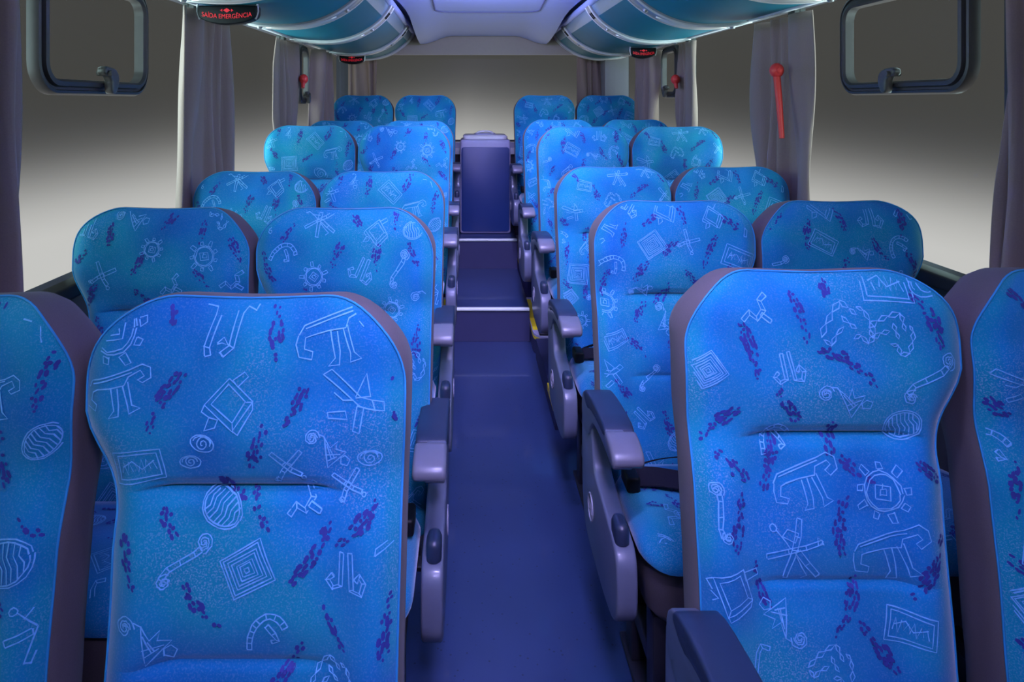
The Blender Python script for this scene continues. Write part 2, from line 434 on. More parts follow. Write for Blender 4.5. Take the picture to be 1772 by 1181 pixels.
# ------------------------------------------------------------------ luggage racks
RACK = [(1.157, .372), (1.10, .358), (1.0, .350), (.90, .352), (.80, .375), (.71, .42), (.64, .475), (.595, .53), (.58, .56)]
def rack_curve(n=48):
    p = smooth_poly(RACK, 3, False)
    # resample by arc length
    ds = [0]
    for a, b in zip(p, p[1:]): ds.append(ds[-1] + math.dist(a, b))
    out = []
    for i in range(n + 1):
        t = ds[-1] * i / n; k = 0
        while k < len(ds) - 2 and ds[k+1] < t: k += 1
        u = (t - ds[k]) / max(1e-9, ds[k+1] - ds[k])
        out.append((p[k][0] + (p[k+1][0]-p[k][0])*u, p[k][1] + (p[k+1][1]-p[k][1])*u))
    return out
RC = rack_curve()
def rnorm(i):
    a, b = RC[max(0, i-1)], RC[min(len(RC)-1, i+1)]
    tx, tz = b[0]-a[0], b[1]-a[1]; l = math.hypot(tx, tz)
    n = (tz/l, -tx/l)
    return n if n[1] < 0 or n[0] < 0 else (-n[0], -n[1])   # towards the cabin (down / inward)
def rack_pt(sg, i, y, off=0.):
    x, z = RC[i]; nx, nz = rnorm(i)
    if nz > 0: nx, nz = -nx, -nz
    return (sg*(x + nx*off), y, CAMZ + z + nz*off)
RY0, RY1 = -1.2, 5.64
def rack(sg):
    nm = 'left' if sg < 0 else 'right'
    root = empty('luggage_rack', (0, 0, 0))
    tag(root, 'petrol blue curved overhead luggage rack with chrome bands above the %s windows' % nm, 'luggage rack', 'overhead luggage racks')
    ysn = [RY0 + (RY1-RY0)*i/24 for i in range(25)]
    n = len(RC); cut = int(n*.86)
    mb = MB()
    mb.loft([[rack_pt(sg, i, y) for i in range(cut+1)] for y in ysn], 0, False, False, False)
    mb.loft([[(sg*1.185, y, CAMZ+.378), rack_pt(sg, 0, y)] for y in ysn], 0, False, False, False)
    # closing face at the rear end
    end = [rack_pt(sg, i, RY1) for i in range(n)] + [(sg*.58, RY1, 2.055), (sg*1.18, RY1, 2.055)]
    mb.add(end, [tuple(range(len(end)))])
    build('rack_panel', mb, M['rack'], root, fixn=False)
    mb = MB(); mb.loft([[rack_pt(sg, i, y, -.0005) for i in range(cut, n)] for y in ysn], 0, False, False, False)
    build('light_strip', mb, M['rackstrip'], root, fixn=False)
    # pale inner lip running up to the ceiling
    mb = MB(); x, z = RC[-1]
    lip = [(sg*(x+.012), CAMZ+z-.012), (sg*(x-.012), CAMZ+z-.006), (sg*(x-.022), CAMZ+z+.012), (sg*(x-.012), CAMZ+z+.034), (sg*(x+.008), CAMZ+z+.036), (sg*(x+.02), CAMZ+z+.02)]
    lip = smooth_poly(lip, 2)
    mb.loft([[(a, RY0, b) for a, b in lip], [(a, RY1+.01, b) for a, b in lip]])
    build('inner_lip', mb, M['ceiling'], root)
    mb = MB(); x, z = RC[0]
    q = smooth_poly([(sg*(x+.012), CAMZ+z+.012), (sg*(x+.012), CAMZ+z-.012), (sg*(x-.016), CAMZ+z-.014), (sg*(x-.02), CAMZ+z+.002)], 2)
    mb.loft([[(a, RY0, b) for a, b in q], [(a, RY1, b) for a, b in q]])
    build('outer_trim', mb, M['whitetrim'], root)
    for y in (1.45, 2.3, 3.15, 4.0, 5.05, 5.60):
        mb = MB(); hw = .058 if y < 5.5 else .035
        L = []
        for i in range(n):
            L.append([rack_pt(sg, i, y-hw, 0), rack_pt(sg, i, y-hw, .008), rack_pt(sg, i, y-hw+.01, .013), rack_pt(sg, i, y+hw-.01, .013), rack_pt(sg, i, y+hw, .008), rack_pt(sg, i, y+hw, 0)])
        mb.loft(L)
        band = build('band', mb, M['chrome'], root)
        for dy in (-hw+.006, hw-.006):
            mb = MB(); mb.tube([rack_pt(sg, i, y+dy, .011) for i in range(n)], .0065, 6)
            build('rail', mb, M['rail'], band)
        if y < 5.5:
            # oval cover plates and bolts on the band
            mb = MB()
            for c, half in ((.40, .25),):
                loops = []
                for k in range(25):
                    u = -1 + 2*k/24
                    i = (c + half*u) * (n-1); i0 = int(round(i))
                    w = hw*.66*math.sqrt(max(0, 1-u*u)) + .001
                    loops.append([rack_pt(sg, i0, y-w, .0135), rack_pt(sg, i0, y-w*.8, .018), rack_pt(sg, i0, y+w*.8, .018), rack_pt(sg, i0, y+w, .0135)])
                mb.loft(loops)
            build('cover_plate', mb, M['chromeplate'], band)
            for c in (.12, .74):
                mb = MB(); i0 = int(c*(n-1)); p = Vector(rack_pt(sg, i0, y, .013)); q = Vector(rack_pt(sg, i0, y, .024))
                mb.tube([p, q], [.014, .009], 10)
                build('bolt', mb, M['chrome'], band)
            i0 = int(.93*(n-1))
            for dy in (-.02, .02):
                mb = MB()
                p = Vector(rack_pt(sg, i0-2, y+dy, .013)); q = Vector(rack_pt(sg, i0+1, y+dy, .013))
                mb.tube([p, q], .006, 6)
                build('clip', mb, M['black'], band)
    # cove lamp hidden on top of the lip, lighting the ceiling
    mb = MB(); mb.box(*sorted((sg*.600, sg*.615)), -1.0, 3.9, CAMZ+.592, CAMZ+.596)
    cl = build('cove_lamp', mb, M['lamp'], root)
    area('cove_light', (sg*.6075, 1.45, CAMZ+.599), (.015, 4.8), COVE_POWER, (.42, .44, 1.0), (0, math.radians(180 - sg*50), 0), root)
    return root
for sg in (-1, 1): rack(sg)

# ------------------------------------------------------------------ glyph library (unit box), polylines
def arc(cx, cy, r, a0, a1, n=14, ry=None):
    ry = r if ry is None else ry
    return [(cx + r*math.cos(math.radians(a0+(a1-a0)*i/n)), cy + ry*math.sin(math.radians(a0+(a1-a0)*i/n))) for i in range(n+1)]
def band_path(path, w, tick=.11, close=True):
    out_l, out_r, ticks = [], [], []
    k = len(path); acc = 0
    for i, p in enumerate(path):
        a, b = path[max(0, i-1)], path[min(k-1, i+1)]
        tx, ty = b[0]-a[0], b[1]-a[1]; l = math.hypot(tx, ty) or 1
        nx, ny = -ty/l*w/2, tx/l*w/2
        out_l.append((p[0]+nx, p[1]+ny)); out_r.append((p[0]-nx, p[1]-ny))
        if i: acc += math.dist(path[i-1], p)
        if tick and acc > tick: ticks.append([out_l[-1], out_r[-1]]); acc = 0
    res = [out_l, out_r] + ticks
    if close: res += [[out_l[0], out_r[0]], [out_l[-1], out_r[-1]]]
    return res
def poly(*pts): return [list(pts) + [pts[0]]]
def spiral(cx, cy, r, turns, a0=0, n=26, r1=.15):
    return [(cx + r*(1-(1-r1)*i/n)*math.cos(a0+turns*2*math.pi*i/n), cy + r*(1-(1-r1)*i/n)*math.sin(a0+turns*2*math.pi*i/n)) for i in range(n+1)]
def g_sun():
    o = [arc(0, 0, .30, 0, 360, 16), arc(0, 0, .26, 0, 360, 16)]
    o += poly((-.12,-.10),(.11,-.12),(.13,.09),(-.10,.12)) + [[(-.05,-.04),(.06,-.05),(.06,.04),(-.04,.05),(-.05,-.04)], [(0,.05),(.01,.12)]]
    for k in range(9):
        a = k*40+8; c, s = math.cos(math.radians(a)), math.sin(math.radians(a)); px, py = -s, c
        r0, r1, w = .33, .48 if k % 2 else .42, .05
        o += poly((c*r0+px*w, s*r0+py*w), (c*r0-px*w, s*r0-py*w), (c*r1-px*.03, s*r1-py*.03), (c*r1+px*.05, s*r1+py*.05))
    return o
def g_llama():
    return [[(-.48,-.02),(-.42,.08),(.18,.28),(.34,.36),(.46,.30),(.48,.16),(.36,.08),(.30,.13),(.38,.19),(.33,.26),(.16,.17),(.12,.06),(-.10,.02),(-.30,-.02),(-.38,-.06),(-.40,-.18),(-.28,-.22),(-.30,-.30),(-.46,-.28),(-.50,-.14),(-.48,-.02)],
            [(-.08,.02),(0,-.28),(-.06,-.38),(.08,-.36),(.06,-.20),(.02,.03)], [(.08,.05),(.20,-.22),(.22,-.32),(.36,-.26),(.26,-.20),(.15,.10)], [(-.40,.05),(.20,.25)]]
def g_hook():
    return band_path([(-.42,-.26),(-.30,-.12),(-.1,-.02),(.16,.12),(.26,.2)], .09) + [spiral(.30,.30,.17,1.6,math.radians(-90)), spiral(.30,.30,.11,1.3,math.radians(-90)), spiral(-.36,-.32,.14,1.5,math.radians(60)), spiral(-.36,-.32,.09,1.3,0)]
def g_nest():
    o = []
    for r in (.46,.40,.32,.26,.18,.12,.05):
        o += poly((-r,-r*.85),(r,-r*.9),(r*.95,r*.9),(-r*.95,r*.85))
    return o
def g_frame():
    o = poly((-.48,-.32),(.48,-.28),(.46,.30),(-.46,.33)) + poly((-.40,-.24),(.40,-.21),(.38,.22),(-.38,.25))
    o += [[(-.33+.055*i, (.12 if i % 2 else -.10)+.03*math.sin(i*2.1)) for i in range(13)], [(-.3,.02),(-.1,.12),(.05,-.05),(.3,.08)]]
    return o
def g_diamond():
    return poly((0,.40),(.40,.02),(.10,-.42),(-.38,-.02)) + poly((-.02,.30),(.29,.02),(.08,-.30),(-.27,-.01)) + [[(.40,.02),(.42,-.1),(.18,-.48),(.10,-.42)],[(-.38,-.02),(-.42,-.12),(-.3,-.2)],[(.29,.02),(.40,.02)],[(.08,-.3),(.12,-.44)]] + poly((.05,.36),(.24,.50),(.32,.42),(.14,.26)) + poly((-.3,-.22),(-.36,-.42),(-.2,-.36),(-.16,-.24))
def g_db():
    return band_path([(-.12,.46),(-.12,-.20),(-.30,-.26),(-.42,-.10),(-.30,.0)], .09) + band_path([(.08,.48),(.12,-.24),(.32,-.28),(.40,-.06),(.30,.08),(.22,-.04)], .09)
def g_bird():
    return poly((-.05,.24),(.02,-.40),(.40,-.06),(.18,-.02),(.22,.14),(.08,.02)) + [spiral(-.30,.22,.17,1.6,0), spiral(-.30,.22,.11,1.4,0), [(-.16,.30),(-.05,.24)], [(.0,.1),(.1,-.2)],[(.06,.0),(.16,-.2)],[(-.02,-.12),(.28,-.12)],[(.02,-.25),(.2,-.16)]] + poly((.28,-.30),(.42,-.34),(.48,-.22),(.38,-.14),(.28,-.18))
def g_shell():
    o = [arc(0,0,.46,0,360,20,.36), arc(0,0,.41,0,360,20,.31)]
    for i in range(7):
        x = -.3+.1*i; h = .30*math.sqrt(max(0, 1-(x/.42)**2))
        o.append([(x-.03,-h),(x+.03,-h*.3),(x-.02,h*.3),(x+.04,h)])
    return o
def g_arch():
    return band_path(arc(.02,-.34,.42,185,40,12,.62), .11, .1) + band_path([(-.05,.10),(.10,-.06),(.18,-.2),(.06,-.24)], .08, .1)
def g_chain():
    o = []
    pts = [(-.46,-.2),(-.36,.02),(-.22,.22),(-.06,.40),(.08,.28),(.20,.16)]
    pts2 = [(.20,.30),(.32,.24),(.40,.06),(.46,-.16),(.34,-.30),(.22,-.16),(.08,-.22)]
    pts3 = [(-.42,-.24),(-.30,-.34),(-.20,-.16),(-.06,-.02)]
    pts4 = [(-.08,.16),(.04,.04),(.16,-.06)]
    for P in (pts, pts2, pts3, pts4):
        for a, b in zip(P, P[1:]):
            mx, my = (a[0]+b[0])/2, (a[1]+b[1])/2; tx, ty = b[0]-a[0], b[1]-a[1]
            o += poly(a, (mx-ty*.22, my+tx*.22), b, (mx+ty*.22, my-tx*.22))
    return o
def g_cross():
    return band_path([(-.40,.34),(-.08,.06),(.12,-.10),(.36,-.22)], .11, .12) + band_path([(.34,.40),(.06,.06),(-.10,-.14),(-.22,-.40)], .11, .12) + [spiral(-.24,-.38,.10,1.2), arc(.42,-.3,.06,0,360,8)]
def g_insect():
    return band_path([(-.46,-.10),(-.1,-.02),(.2,.04),(.46,.12)], .08, .13) + band_path([(.10,.48),(.06,.2),(0,0),(-.16,-.46)], .09, .12) + band_path([(.04,-.02),(.22,-.24),(.38,-.44)], .08, .14) + poly((-.2,.2),(.02,.12),(.08,.26),(-.1,.32)) + [[(-.3,.3),(-.14,.14),(-.06,.02)], arc(-.34,.34,.06,0,360,8), [(.02,-.1),(.12,-.3),(.2,-.42),(.1,-.46)]] + poly((.4,.06),(.48,.14),(.4,.18))
def g_zig():
    return band_path([(-.46,-.18),(-.26,.0),(-.06,-.16),(.14,.06),(.06,.28),(.24,.42)], .12, .12) + band_path([(.06,-.04),(.30,-.22)], .11, .1)
def g_pipes():
    return band_path([(-.46,.40),(-.24,.38),(-.20,.2),(-.34,-.3),(-.3,-.44)], .10, .2) + band_path([(.48,.34),(.28,.40),(.18,.26),(.10,-.28),(-.06,-.42)], .10, .2) + poly((-.16,-.24),(-.04,-.14),(.04,-.26),(-.06,-.22))
def g_eye():
    return [arc(0,0,.44,0,360,16,.28), spiral(.02,0,.28,1.8), arc(0,.02,.34,30,190,10,.22)]
def g_plane():
    return poly((-.46,.36),(-.34,.44),(.12,.06),(.46,.0),(.46,-.14),(.1,-.06)) + poly((.04,.06),(.20,.40),(.26,.08)) + poly((.06,-.06),(.0,-.42),(.10,-.44),(.18,-.08)) + [[(-.3,.1),(-.16,.02),(.0,.02)],[(-.38,-.16),(-.1,-.14),(-.08,-.24),(-.36,-.24),(-.38,-.16)],[(.3,.02),(.34,-.12)]]
GL = dict(sun=g_sun(), llama=g_llama(), hook=g_hook(), nest=g_nest(), frame=g_frame(), diamond=g_diamond(), db=g_db(), bird=g_bird(), shell=g_shell(), arch=g_arch(), chain=g_chain(), cross=g_cross(), insect=g_insect(), zig=g_zig(), pipes=g_pipes(), eye=g_eye(), plane=g_plane())
GNAMES = sorted(GL)

# ------------------------------------------------------------------ seats
ZT = 1.135
BULGE = [(.36, .014), (.50, .030), (.62, .028), (.664, .022), (.673, .014), (.682, .020), (.72, .026), (.80, .024), (.862, .012), (.878, .002), (.884, -.006), (.890, .004), (.905, .012), (.95, .022), (1.03, .016), (1.135, .002)]
FLAT = [(.36, .010), (.50, .022), (.66, .024), (.80, .020), (.90, .014), (.98, .018), (1.05, .012), (1.135, .002)]
AW = [(.36, .212), (.60, .218), (.86, .221), (1.0, .225)]
WW = [(.36, .182), (.55, .172), (.70, .168), (.84, .170), (1.0, .222), (1.04, .225)]
def edges(z):
    ea, ew = interp(AW, z), interp(WW, z)
    t = max(0., (z - (ZT - .125)) / .125)
    ins = .115 * (1 - math.sqrt(max(0., 1 - min(1., t) ** 2.1)))
    return -(ew - ins), ea - ins
def surf(a, z):
    """depth (towards the sitter is negative y) of the upholstered front"""
    e0, e1 = -interp(WW, z), interp(AW, z); mid, half = (e0+e1)/2, (e1-e0)/2
    u = max(-1., min(1., (a-mid)/half))
    k = 1 - sstep(.09, .155, abs(a))
    b = interp(BULGE, z)*k + interp(FLAT, z)*(1-k)
    bol = .016 * sstep(.50, .80, abs(u)) * (1-sstep(.80, .92, z))         # side bolsters of the lumbar part
    wing = .010 * sstep(.45, .85, abs(u)) * sstep(.88, 1.0, z)             # slight ears
    rec = .026 * min(1.1, math.hypot(max(0., (abs(u)-.76)/.24), max(0., (z-(ZT-.06))/.06))) ** 2.2
    return -(1.05 - z) * .105 - b - bol - wing + rec
def topdip(a, z):
    return -.004 * max(0., (z-.98)/.155) ** 2 * math.cos(max(-1., min(1., a/.14)) * math.pi/2) ** 2

ZR = [.36 + (1.03-.36)*i/30 for i in range(31)]
ZR += [.862, .868, .874, .878, .882, .884, .886, .889, .893, .898, .905, .655, .66, .667, .673, .679, .685]
ZR += [ZT - .125 + .125*math.sin(math.pi/2*i/14) for i in range(1, 15)]
ZR = sorted(set(round(z, 5) for z in ZR))
US = [-1 + 2*i/30 for i in range(31)]
US = [math.copysign(1-(1-abs(u))**1.35, u) for u in US]

def trail(rng, cx, cy, L, ang, w):
    """dashes in lanes along a curved path -> list of quads in (a,z)"""
    out = []; c = rng.uniform(-.9, .9); n = max(8, int(L/.0065)); flip = rng.random() < .5
    for i in range(n):
        t = (i+.5)/n; tt = 1-t if flip else t
        env = (.25 + .75*math.sin(math.pi*min(1, tt*1.25+.05))) if tt < .8 else .8*(1-tt)/.2+.1
        th = math.radians(ang) + c*(t-.5)
        px = cx + L*(t-.5)*math.cos(math.radians(ang)) - c*L*.5*(t-.5)**2*math.sin(math.radians(ang))
        py = cy + L*(t-.5)*math.sin(math.radians(ang)) + c*L*.5*(t-.5)**2*math.cos(math.radians(ang))
        lanes = max(1, int(env*w/.0052+.5))
        for k in range(lanes):
            if rng.random() < .22: continue
            o = (k-(lanes-1)/2)*.0058 + rng.uniform(-.0012, .0012)
            l = rng.uniform(.004, .010)*(.6+.6*env); h = rng.uniform(.0016, .0030)*(.6+.5*env)
            s = rng.uniform(-.003, .003); ta = th + rng.uniform(-.3, .3)
            dx, dy = math.cos(ta), math.sin(ta)
            x, y = px - o*math.sin(th) + s*math.cos(th), py + o*math.cos(th) + s*math.sin(th)
            out.append([(x-dx*l*.55, y-dy*l*.55), (x-dx*l*.3+dy*h, y-dy*l*.3-dx*h), (x+dx*l*.3+dy*h, y+dy*l*.3-dx*h), (x+dx*l*.55, y+dy*l*.55), (x+dx*l*.3-dy*h, y+dy*l*.3+dx*h), (x-dx*l*.3-dy*h, y-dy*l*.3+dx*h)])
    return out

def put_pattern(mb, ax, glyphs, trails, rng, inside, sfun, lw=.0017):
    """embroidery that follows the cloth: thin ribbons and dashes"""
    def P(a, z, off): return sfun(a, z, off)
    for name, cx, cy, size, rot in glyphs:
        c, s = math.cos(math.radians(rot)), math.sin(math.radians(rot))
        for pl in GL[name]:
            pts = []
            for i in range(len(pl)):
                x, y = pl[i]
                x += rng.uniform(-.012, .012); y += rng.uniform(-.012, .012)
                p = (cx + size*(c*x*ax - s*y), cy + size*(s*x*ax + c*y))
                if pts:
                    d = math.dist(pts[-1], p); m = max(1, int(d/.011)); q = pts[-1]
                    for k in range(1, m): pts.append((q[0]+(p[0]-q[0])*k/m, q[1]+(p[1]-q[1])*k/m))
                pts.append(p)
            run = []
            def flush():
                if len(run) < 2: run.clear(); return
                vs = []
                for i, p in enumerate(run):
                    a, b = run[max(0, i-1)], run[min(len(run)-1, i+1)]
                    tx, ty = b[0]-a[0], b[1]-a[1]; l = math.hypot(tx, ty) or 1
                    w = lw*rng.uniform(.36, .62)
                    vs.append(P(p[0]-ty/l*w, p[1]+tx/l*w, .0013)); vs.append(P(p[0]+ty/l*w, p[1]-tx/l*w, .0013))
                mb.add(vs, [(2*i, 2*i+1, 2*i+3, 2*i+2) for i in range(len(run)-1)], 1)
                run.clear()
            for p in pts:
                if inside(*p): run.append(p)
                else: flush()
            flush()
    for cx, cy, L, ang, w in trails:
        for q in trail(rng, cx, cy, L, ang, w):
            if all(inside(*p) for p in q):
                mb.add([P(p[0], p[1], .0011) for p in q], [(0, 1, 2, 3, 4, 5)], 2)

def back_mesh(side, seed, glyphs=None, trails=None):
    ax = -side                     # +a points to the aisle
    rng = random.Random(seed)
    mb = MB(); rows = []
    for z in ZR:
        e0, e1 = edges(z); mid, half = (e0+e1)/2, (e1-e0)/2
        rows.append([(ax*(mid+half*u), surf(mid+half*u, z), z + topdip(mid+half*u, z)) for u in US])
    n = len(US)
    vs = [p for r in rows for p in r]
    fs = [(i*n+j, i*n+j+1, (i+1)*n+j+1, (i+1)*n+j) if ax > 0 else (i*n+j, (i+1)*n+j, (i+1)*n+j+1, i*n+j+1) for i in range(len(rows)-1) for j in range(n-1)]
    mb.add(vs, fs, 0)
    if glyphs is None:
        glyphs, trails = [], []
        names = GNAMES[:]; rng.shuffle(names); k = 0
        placed = []
        for t in range(500):
            a, z = rng.uniform(-.21, .215), rng.uniform(.42, 1.14)
            if all(math.hypot(a-p[0], z-p[1]) > .092 for p in placed):
                placed.append((a, z)); glyphs.append((names[k % len(names)], a, z, rng.uniform(.058, .088), rng.uniform(-50, 50))); k += 1
        tp = []
        for t in range(900):
            a, z = rng.uniform(-.2, .21), rng.uniform(.42, 1.13)
            if all(math.hypot(a-p[0], z-p[1]) > .048 for p in placed) and all(math.hypot(a-p[0], z-p[1]) > .085 for p in tp):
                tp.append((a, z)); trails.append((a, z, rng.uniform(.055, .095), rng.choice((1, -1))*rng.uniform(35, 100), rng.uniform(.014, .022)))
    def inside(a, z):
        if z < .37 or z > ZT-.006: return False
        e0, e1 = edges(z); return e0+.006 < a < e1-.006
    put_pattern(mb, ax, glyphs, trails, rng, inside, lambda a, z, o: (ax*a, surf(a, z)-o, z+topdip(a, z)))
    me = mb.mesh('backrest', [M['fabric'], M['thread'], M['dash']], True, 75, False)
    zone = me.attributes.new('edge_teal', 'FLOAT', 'POINT')     # teal weight rising towards both side edges
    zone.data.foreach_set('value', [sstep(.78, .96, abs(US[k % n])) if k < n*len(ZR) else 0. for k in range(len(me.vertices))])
    return me

def outline(n_side=None):
    L = []
    for z in ZR: e0, e1 = edges(z); L.append((e0, z))
    top = [(e0 + (e1-e0)*i/6, ZT) for i in range(1, 6) for e0, e1 in [edges(ZT)]]
    R = []
    for z in reversed(ZR): e0, e1 = edges(z); R.append((e1, z))
    return L + top + R
OUT = outline()
def onorm(i):
    a, b = OUT[max(0, i-1)], OUT[min(len(OUT)-1, i+1)]
    tx, tz = b[0]-a[0], b[1]-a[1]; l = math.hypot(tx, tz) or 1
    return (-tz/l, tx/l)          # outward for a left->top->right run
def cover_mesh(side):
    ax = -side; mb = MB(); loops = []
    for t, off in ((0, .0), (.005, .003), (.03, .005), (.07, .005), (.10, -.003), (.122, -.022), (.136, -.055), (.142, -.105)):
        L = []
        for i, (a, z) in enumerate(OUT):
            nx, nz = onorm(i)
            y = surf(a, z) + t
            cr = .003*min(1, 2.2*abs(nx*nz))*sstep(0, .05, t)*(1-sstep(.09, .13, t)) if nz > 0 else 0
            aa, zz = a + nx*(off+cr), z + nz*(off*(1.0 if off > 0 else .9) + cr) - .26*t*max(0, nz)*sstep(.0, .01, t)
            L.append((ax*aa, y, zz + topdip(a, z)))
        loops.append(L)
    mb.loft(loops, 0, False, False, False)
    last = loops[-1]; n = len(last); b = len(mb.v)
    mb.add(last, [(i, i+1, n-2-i, n-1-i) for i in range(n//2 - 1)])
    return mb.mesh('back_cover', [M['cover']], True, 60)
def piping_mesh(side):
    ax = -side; mb = MB(); L = []
    for i, (a, z) in enumerate(OUT):
        nx, nz = onorm(i)
        L.append((ax*(a+nx*.0005), surf(a, z)-.0005, z+nz*.0005+topdip(a, z)))
    mb.tube(L, .0018, 6)
    return mb.mesh('piping', [M['piping']], True, 80)

CUSH = dict(a0=-.205, a1=.205, y0=-.115, y1=-.462)
def cush_top(a, y):
    u = (a-0)/.205; v = (y+.2885)/.1735
    return .474 + .012*(1-u*u) - .010*max(0, v) + .016*sstep(0, 1, -v)*0 - .03*max(0., (-v-.55)/.45)**2 + .008*sstep(.3, .9, abs(u))*(1-abs(u)**6)
def cushion_mesh(side, seed):
    ax = -side; mb = MB(); rng = random.Random(seed)
    cy, hh, hw = (CUSH['y0']+CUSH['y1'])/2, abs(CUSH['y1']-CUSH['y0'])/2, .205
    loops = []
    for ins, z in ((.012, .424), (.0, .428), (-.002, .440), (.004, .454), (.014, .464)):
        loops.append([(ax*x, y, z + min(0, cush_top(x, y)-.474)) for x, y in rrect(0, cy, 2*(hw-ins), 2*(hh-ins), .07, 7)])
    for ins in (.026, .045, .075, .11, .15, .18):
        r = max(.004, .07-ins*.35)
        loops.append([(ax*x, y, cush_top(x, y)) for x, y in rrect(0, cy, 2*(hw-ins), 2*(hh-ins), min(r, hh-ins-.0005), 7)])
    mb.loft(loops)
    names = GNAMES[:]; rng.shuffle(names); gl = []; tr = []; placed = []
    for t in range(200):
        a, y = rng.uniform(-.15, .16), rng.uniform(-.47, -.17)
        if all(math.hypot(a-p[0], y-p[1]) > .09 for p in placed):
            placed.append((a, y)); gl.append((names[len(gl) % len(names)], a, y, rng.uniform(.06, .08), rng.uniform(-60, 60)))
    for t in range(200):
        a, y = rng.uniform(-.15, .16), rng.uniform(-.47, -.17)
        if all(math.hypot(a-p[0], y-p[1]) > .05 for p in placed):
            placed.append((a, y)); tr.append((a, y, .06, rng.uniform(-80, 80), .015))
    ins = lambda a, y: abs(a) < .172 and -.445 < y < -.17
    put_pattern(mb, ax, gl, tr, rng, ins, lambda a, y, o: (ax*a, y, cush_top(a, y)+o+.0008))
    return mb.mesh('cushion', [M['fabric'], M['thread'], M['dash']], True, 60, True)
def cushion_base_mesh(side):
    ax = -side; mb = MB(); cy, hh, hw = -.278, .165, .190; loops = []
    for ins, z in ((.05, .262), (.02, .275), (.004, .30), (.0, .426)):
        loops.append([(ax*x, y, z) for x, y in rrect(0, cy, 2*(hw-ins), 2*(hh-ins), .06, 6)])
    mb.loft(loops)
    return mb.mesh('cushion_base', [M['cover']], True, 60)

PANEL = [(.02, .60), (.015, .50), (.018, .40), (.03, .33), (.06, .285), (.10, .268), (.20, .262), (.30, .262), (.39, .272), (.432, .288), (.455, .318), (.460, .35), (.459, .40), (.452, .430), (.436, .448), (.41, .456), (.30, .472), (.215, .484), (.196, .490), (.186, .50), (.17, .55), (.16, .60), (.12, .62), (.06, .62)]
ARM = [(.045, .562), (.035, .595), (.05, .628), (.09, .648), (.16, .660), (.26, .667), (.35, .668), (.42, .660), (.442, .646), (.444, .628), (.428, .618), (.36, .622), (.27, .622), (.20, .612), (.165, .585), (.145, .555), (.10, .540), (.065, .545)]
def side_meshes(side):
    ax = -side; so = .11 if side < 0 else 0.
    f = lambda a, s, z: (ax*a, -(s-so), z)
    panel = bevel_mesh(prism(smooth_poly(PANEL, 1), .2175, .2635, f).mesh('side_panel', [M['plastic']]), .007, 3)
    inner = [(s, z) for s, z in ARM]
    arm = bevel_mesh(prism(smooth_poly(inner, 1), .2245, .2675, f).mesh('armrest', [M['plastic']]), .009, 3)
    # wider padded top, dark, with a pale nose at the front
    top = [(.062, .628), (.09, .652), (.16, .6655), (.26, .6735), (.352, .6745), (.352, .645), (.26, .642), (.17, .632), (.12, .612)]
    mbp = prism(smooth_poly(top, 1), .199, .269, f)
    pad = bevel_mesh(mbp.mesh('arm_pad', [M['pad']]), .011, 3)
    nose = [(.350, .6735), (.41, .668), (.440, .655), (.447, .637), (.436, .622), (.40, .620), (.350, .628)]
    tip = bevel_mesh(prism(smooth_poly(nose, 1), .1985, .2695, f).mesh('arm_tip', [M['plastic_tip']]), .010, 3)
    b = MB(); loops = []
    for ins, z in ((0, .452), (.0, .482), (.004, .491), (.012, .495)):
        loops.append([(ax*x, -y, z) for x, y in rrect(.243, .40, .032-2*ins*.9, .062-2*ins, .0155-ins*.9, 6)])
    b.loft(loops); b.v = [(x, y+so, z) for x, y, z in b.v]; button = b.mesh('recline_button', [M['pad']], True, 50)
    r = MB()
    r.tube([(ax*.2628, -.155-.032*math.cos(t), .375+.032*math.sin(t)) for t in [2*math.pi*i/28 for i in range(28)]], .0022, 6, closed=True)
    r.tube([(ax*.2628, -.155-.014*c, .375+.020*s) for c, s in ((-1, -.6), (-.6, .8), (0, -.2), (.6, .8), (1, -.6))], .002, 6)
    r.v = [(x + ax*.0015, y+so, z) for x, y, z in r.v]
    ring = r.mesh('emblem', [M['ring']], True, 60)
    return dict(side_panel=panel, armrest=arm, arm_pad=pad, arm_tip=tip, recline_button=button, emblem=ring)
def leg_mesh(side, a):
    ax = -side; mb = MB()
    mb.box(*sorted((ax*(a-.02), ax*(a+.02))), -.40, -.34, .012, .275)
    mb.box(*sorted((ax*(a-.02), ax*(a+.02))), -.20, -.14, .012, .275)
    mb.box(*sorted((ax*(a-.028), ax*(a+.028))), -.45, -.10, 0, .014)
    mb.box(*sorted((ax*(a-.015), ax*(a+.015))), -.36, -.18, .12, .16)
    return bevel_mesh(mb.mesh('leg', [M['legmetal']]), .004, 2)
